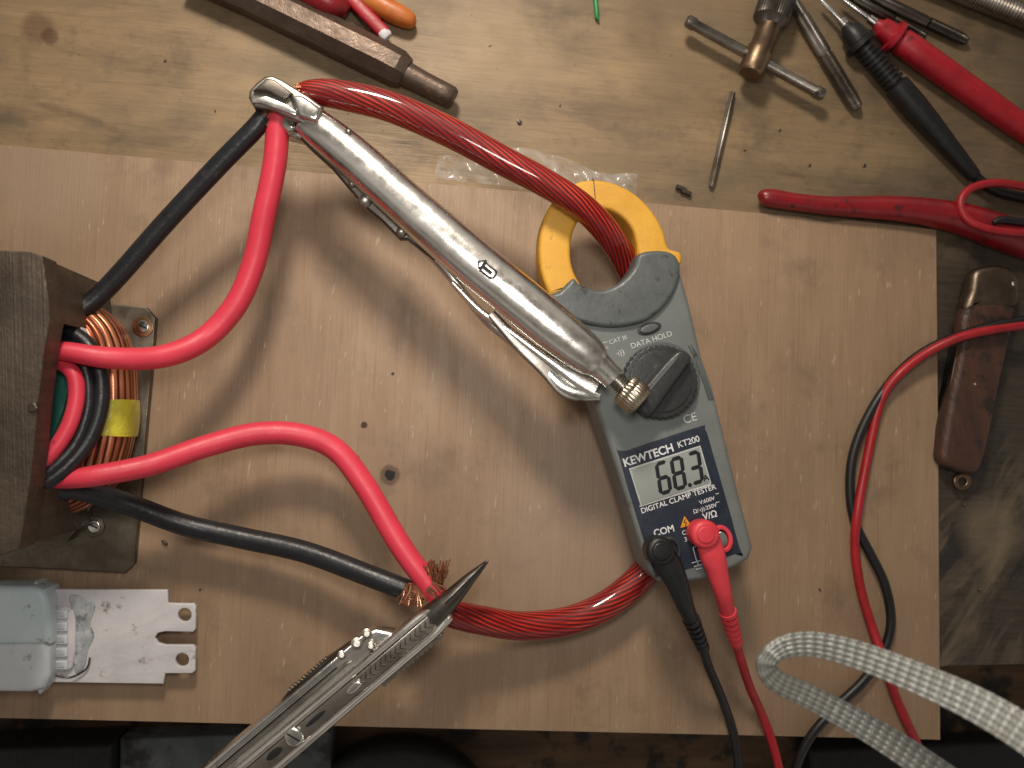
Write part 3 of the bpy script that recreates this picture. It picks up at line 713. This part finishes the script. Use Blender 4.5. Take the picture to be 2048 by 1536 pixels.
tapt('thread_tap',(1466,184,8),(1422,374,8),6.5,'small thin steel thread tap on the bench',.3)
tapt('thread_tap',(1690,-15,12),(1850,74,12),9,'slim steel thread tap behind the red probe',.4,m_dsteel)
tapt('thread_tap',(1742,-10,14),(1934,82,14),11,'dark steel thread tap beside the probes',.4,m_dsteel)
pr=[(0,15)]
for i in range(60):
    pr+=[(.01+i*.0163,22),(.018+i*.0163,19)]
pr.append((1,18))
o=rod('threaded_rod',(1790,-70,24),(2160,78,24),pr,m_steel,None,n=24);tag(o,'galvanised threaded rod at the back of the bench','threaded rod')
for (x,y) in ((1352,373),(1362,381)):
    o=rod('steel_pin',(x,y,6),(x+20,y+8,6),[(0,3),(.05,5),(.95,5),(1,3)],m_dsteel,None,n=14);tag(o,'tiny dark steel pin on the bench','pin','tiny dark steel pins')
def probe(tip,neck,ribs,end,mat,wmat,label,wire,r=22,guard=(.0,36)):
    P=thing('test_probe',label,'test probe')
    rod('metal_tip',(tip[0],tip[1],26),(neck[0],neck[1],30),[(0,1),(.12,4),(.8,4.5),(.82,8),(1,9)],m_bright,P,n=14)
    A=Vector((neck[0],neck[1],30));Bv=Vector((end[0],end[1],24));L=(Bv-A).length
    prof=[(0,9),(.02,13),(15/L,19),(40/L,22),(42/L,guard[1]),(52/L,guard[1]),(54/L,18)]
    t=60/L
    if ribs:
        for i in range(9):
            prof+=[(t,21),(t+6/L,21),(t+6.5/L,16),(t+10/L,16)];t+=10.5/L
    prof+=[(t+.01,r),(t+.12,r+1),(.65,r-1),(.8,r-5),(.93,r-8),(1,r-10)]
    rod('grip',tuple(A),tuple(Bv),prof,mat,P,n=28)
    if wire: sweep('wire',wire,wmat,P,n=14)
    return P
probe((1640,-2),(1690,50),True,(1948,352),m_wblk,m_wblk,'black ribbed test probe lying on the bench',[(1938,340,24,10),(1965,366,22,10),(2000,384,20,10),(2045,395,18,10),(2110,410,18,10)],r=23,guard=(0,31))
probe((1680,-6),(1750,46),False,(2190,360),m_prb_r,m_wred,'red test probe lying on the bench',None,r=25,guard=(0,31))
PH=thing('pliers','pliers with red vinyl dipped handles, only handles visible','pliers')
sweep('grip',[(1518,395,26,4),(1524,394,26,14),(1545,397,26,18),(1590,404,26,17),(1650,411,26,18),(1720,414,26,21),(1790,417,26,24),(1860,425,26,27),(1920,437,26,30),(1975,455,27,33),(2040,478,27,34),(2120,505,27,34)],m_vinyl,PH,n=28)
sweep('grip',[(1960,470,22,8,12),(2010,482,24,20,16),(2070,488,24,26,18),(2140,495,24,26,18)],m_vinyl,PH,n=24)
o=sweep('red_wire_loop',[(2110,388,40,8),(2040,372,52,8),(1985,366,54,8),(1940,378,56,8),(1921,404,56,8),(1932,436,60,8),(1968,456,68,8),(2030,466,70,8),(2110,468,60,8)],m_wred,None,n=14);tag(o,'loop of red test lead wire over the pliers','wire')
o=sweep('black_wire',[(2110,452,50,8),(2040,444,64,8),(2005,440,66,8),(1985,446,64,5)],m_wblk,None,n=14);tag(o,'black test lead end over the red pliers','wire')
o=sweep('test_lead_wire',[(2130,610,44,9),(2048,640,64,9),(1985,652,66,9),(1900,678,50,9),(1835,712,30,9),(1780,765,26,9),(1735,835,24,9),(1706,910,24,9),(1700,985,24,9),(1712,1050,26,9),(1742,1110,28,9),(1770,1170,30,9),(1782,1240,26,9),(1768,1300,24,9),(1728,1360,24,9),(1672,1415,26,9),(1620,1475,26,9),(1590,1540,10,9),(1575,1620,-60,9)],m_wblk,None,n=14)
tag(o,'thin black test lead wire snaking across the board','wire')
o=sweep('test_lead_wire',[(2130,640,46,9),(2048,650,68,9),(1980,660,70,9),(1915,676,62,9),(1850,708,44,9),(1795,752,36,9),(1762,800,26,9),(1744,870,24,9),(1728,950,24,9),(1714,1030,34,9),(1710,1100,26,9),(1722,1180,24,9),(1746,1260,28,9),(1768,1320,40,9),(1790,1390,26,9),(1816,1450,24,9),(1842,1510,0,9),(1856,1580,-60,9)],m_wred,None,n=14)
tag(o,'thin red test lead wire snaking across the board','wire')
KN=thing('pocket_knife','old folded pocket knife with wooden scales and ring','pocket knife')
plate('wooden_scale',[(1932,615),(1985,600),(2034,612),(2028,660),(2006,760),(1984,870),(1968,930),(1950,948),(1915,940),(1886,922),(1888,880),(1902,800),(1922,700)],8,50,m_wood,KN,15,smooth=3,bres=5)
plate('bolster',[(1950,545),(1968,532),(2005,529),(2036,545),(2042,575),(2036,618),(1985,612),(1934,620),(1944,580)],8,52,m_knifem,KN,14,smooth=3,bres=5)
plate('spring_back',[(1958,540),(1948,600),(1930,690),(1908,800),(1894,900),(1880,915),(1884,860),(1906,740),(1930,620),(1944,560)],4,38,m_dsteel,KN,3)
rod('rivet',(2024,568,40),(2024.02,568.02,52),[(0,6),(.8,6),(1,3)],m_steel,KN,n=14)
rod('rivet',(1950,768,40),(1950.02,768.02,51),[(0,3),(.8,3),(1,2)],m_bronze,KN,n=12)
plate('ring',circ(1926,963,18,30),14,24,m_bronze,KN,4,holes=[circ(1926,963,8,20)])
# clear film bag
bm=bmesh.new()
nx,ny=60,14
vv=[]
tl_,tr_,bl_,br_=(878,312),(1275,352),(868,356),(1272,402)
for i in range(nx+1):
    for j in range(ny+1):
        u=i/nx;v=j/ny
        x=(tl_[0]*(1-u)+tr_[0]*u)*(1-v)+(bl_[0]*(1-u)+br_[0]*u)*v
        y=(tl_[1]*(1-u)+tr_[1]*u)*(1-v)+(bl_[1]*(1-u)+br_[1]*u)*v
        y-= (1-v)*max(0,34*math.exp(-((u-.48)/.2)**2))+ (1-v)*4*math.sin(u*21)
        h=16+6*math.sin(u*33+v*3)+5*math.sin(u*57-v*5+1)+ (1-v)*8*abs(math.sin(u*14))
        vv.append(bm.verts.new(V(x,y,max(15.5,h))))
for i in range(nx):
    for j in range(ny):
        a=i*(ny+1)+j
        bm.faces.new((vv[a],vv[a+ny+1],vv[a+ny+2],vv[a+1]))
me=bpy.data.meshes.new('plastic_bag');bm.to_mesh(me);bm.free()
me.polygons.foreach_set('use_smooth',[True]*len(me.polygons))
o=bpy.data.objects.new('plastic_bag',me);COL.objects.link(o);reg(o,m_film);tag(o,'crumpled clear plastic bag at the board edge','plastic bag')
o=sweep('wrist_strap',[(2200,1575,760,40,4),(2060,1474,700,37,4),(1950,1408,650,34,4),(1830,1354,600,30,4),(1710,1308,560,27,4),(1620,1288,540,24,5),(1560,1297,532,22,7),(1532,1330,525,20,8),(1556,1364,518,22,7),(1620,1394,512,24,5),(1720,1448,520,26,4),(1820,1510,540,29,4),(1930,1588,560,32,4)],m_braid,None,n=48,nseg=10,expo=3.4)
tag(o,'grey braided nylon wrist strap hanging above the board','strap')
crumbs=[(328,1085,7),(1038,243,5),(1120,210,2.5),(1490,300,2.5),(980,90,2.5),(330,120,3),(1560,260,3),(1620,330,3),(400,1180,3),(1640,1180,3),(430,220,3),(1730,330,3.5),(1960,1180,4),(1930,1010,3)]
for (x,y,r) in crumbs:
    on=(x<1875 and y>290+x*.092)
    hb0=14 if on else .3
    a0=random.uniform(0,6.28);q=random.uniform(.35,.8)
    pts=[]
    for k in range(6):
        an=k*math.pi/3;rr=r*random.uniform(.75,1.15)
        u_,v_=rr*math.cos(an)*1.3,rr*math.sin(an)*q
        pts.append((x+u_*math.cos(a0)-v_*math.sin(a0),y+u_*math.sin(a0)+v_*math.cos(a0)))
    o=plate('metal_crumb',pts,hb0,hb0+max(2,r*.9),m_dsteel,None,min(1.2,r*.3));tag(o,'small dark metal crumb on the wood','crumb','metal crumbs on the wood')
# ---------------------------------------------------------------- finalize: px units -> metres, origins
def base_origin(o):
    if o in BK: return Vector((0,0,0))
    xs=[v.co for v in o.data.vertices]
    mn=Vector((min(c.x for c in xs),min(c.y for c in xs),min(c.z for c in xs)));mx=Vector((max(c.x for c in xs),max(c.y for c in xs),max(c.z for c in xs)))
    return Vector(((mn.x+mx.x)/2,(mn.y+mx.y)/2,mn.z))
org={}
for o in OBJS: org[o]=base_origin(o)
for e in [x for x in bpy.data.objects if x.type=='EMPTY']:
    ch=[org[c] for c in e.children]
    org[e]=Vector((sum(c.x for c in ch)/len(ch),sum(c.y for c in ch)/len(ch),min(c.z for c in ch)))
    if e is bench: org[e]=Vector((0,0,-3300))
for o in OBJS:
    o.data.transform(Matrix.Scale(S,4)@Matrix.Translation(-org[o]))
for o,g in org.items():
    o.location=(g-(org[o.parent] if o.parent else Vector()))*S
# ---------------------------------------------------------------- camera
cd=bpy.data.cameras.new('camera');cam=bpy.data.objects.new('camera',cd);COL.objects.link(cam)
cam.matrix_world=Matrix.Translation(CAM*S)@R.to_4x4()
cd.sensor_width=36;cd.lens=F/2048*36;cd.clip_start=.01;cd.clip_end=50
cd.dof.use_dof=True;cd.dof.focus_distance=1560*S;cd.dof.aperture_fstop=8
bpy.context.scene.camera=cam
# ---------------------------------------------------------------- light
def area(name,loc,tgt,size,power,colr,shape='DISK',spread=180):
    l=bpy.data.lights.new(name,'AREA');l.energy=power;l.color=colr;l.shape=shape;l.size=size*S;l.spread=math.radians(spread)
    o=bpy.data.objects.new(name,l);COL.objects.link(o)
    L=Vector(loc);d=(Vector(tgt)-L)
    o.matrix_world=Matrix.Translation(L*S)@d.to_track_quat('-Z','Y').to_matrix().to_4x4()
area('bench_lamp',(-150,1850,1720),(60,80,0),430,.94,(1,.89,.75),spread=108)
area('camera_fill',(-20,300,1760),(120,0,0),340,.20,(1,.95,.89),spread=112)  # soft fill added near the camera to give speculars, not a real flash
w=bpy.data.worlds.new('World');bpy.context.scene.world=w;w.use_nodes=True
nt=w.node_tree;bg=nt.nodes['Background']
tc=nt.nodes.new('ShaderNodeTexCoord');no=nt.nodes.new('ShaderNodeTexNoise');no.inputs['Scale'].default_value=1.7;no.inputs['Detail'].default_value=2
rp=nt.nodes.new('ShaderNodeValToRGB');rp.color_ramp.elements[0].position=.38;rp.color_ramp.elements[0].color=(.14,.12,.10,1);rp.color_ramp.elements[1].position=.64;rp.color_ramp.elements[1].color=(.95,.87,.77,1)
nt.links.new(tc.outputs['Generated'],no.inputs['Vector']);nt.links.new(no.outputs['Fac'],rp.inputs[0]);nt.links.new(rp.outputs[0],bg.inputs[0])
bg.inputs[1].default_value=.52
sc=bpy.context.scene
sc.view_settings.view_transform='Standard';sc.view_settings.look='None';sc.view_settings.exposure=0
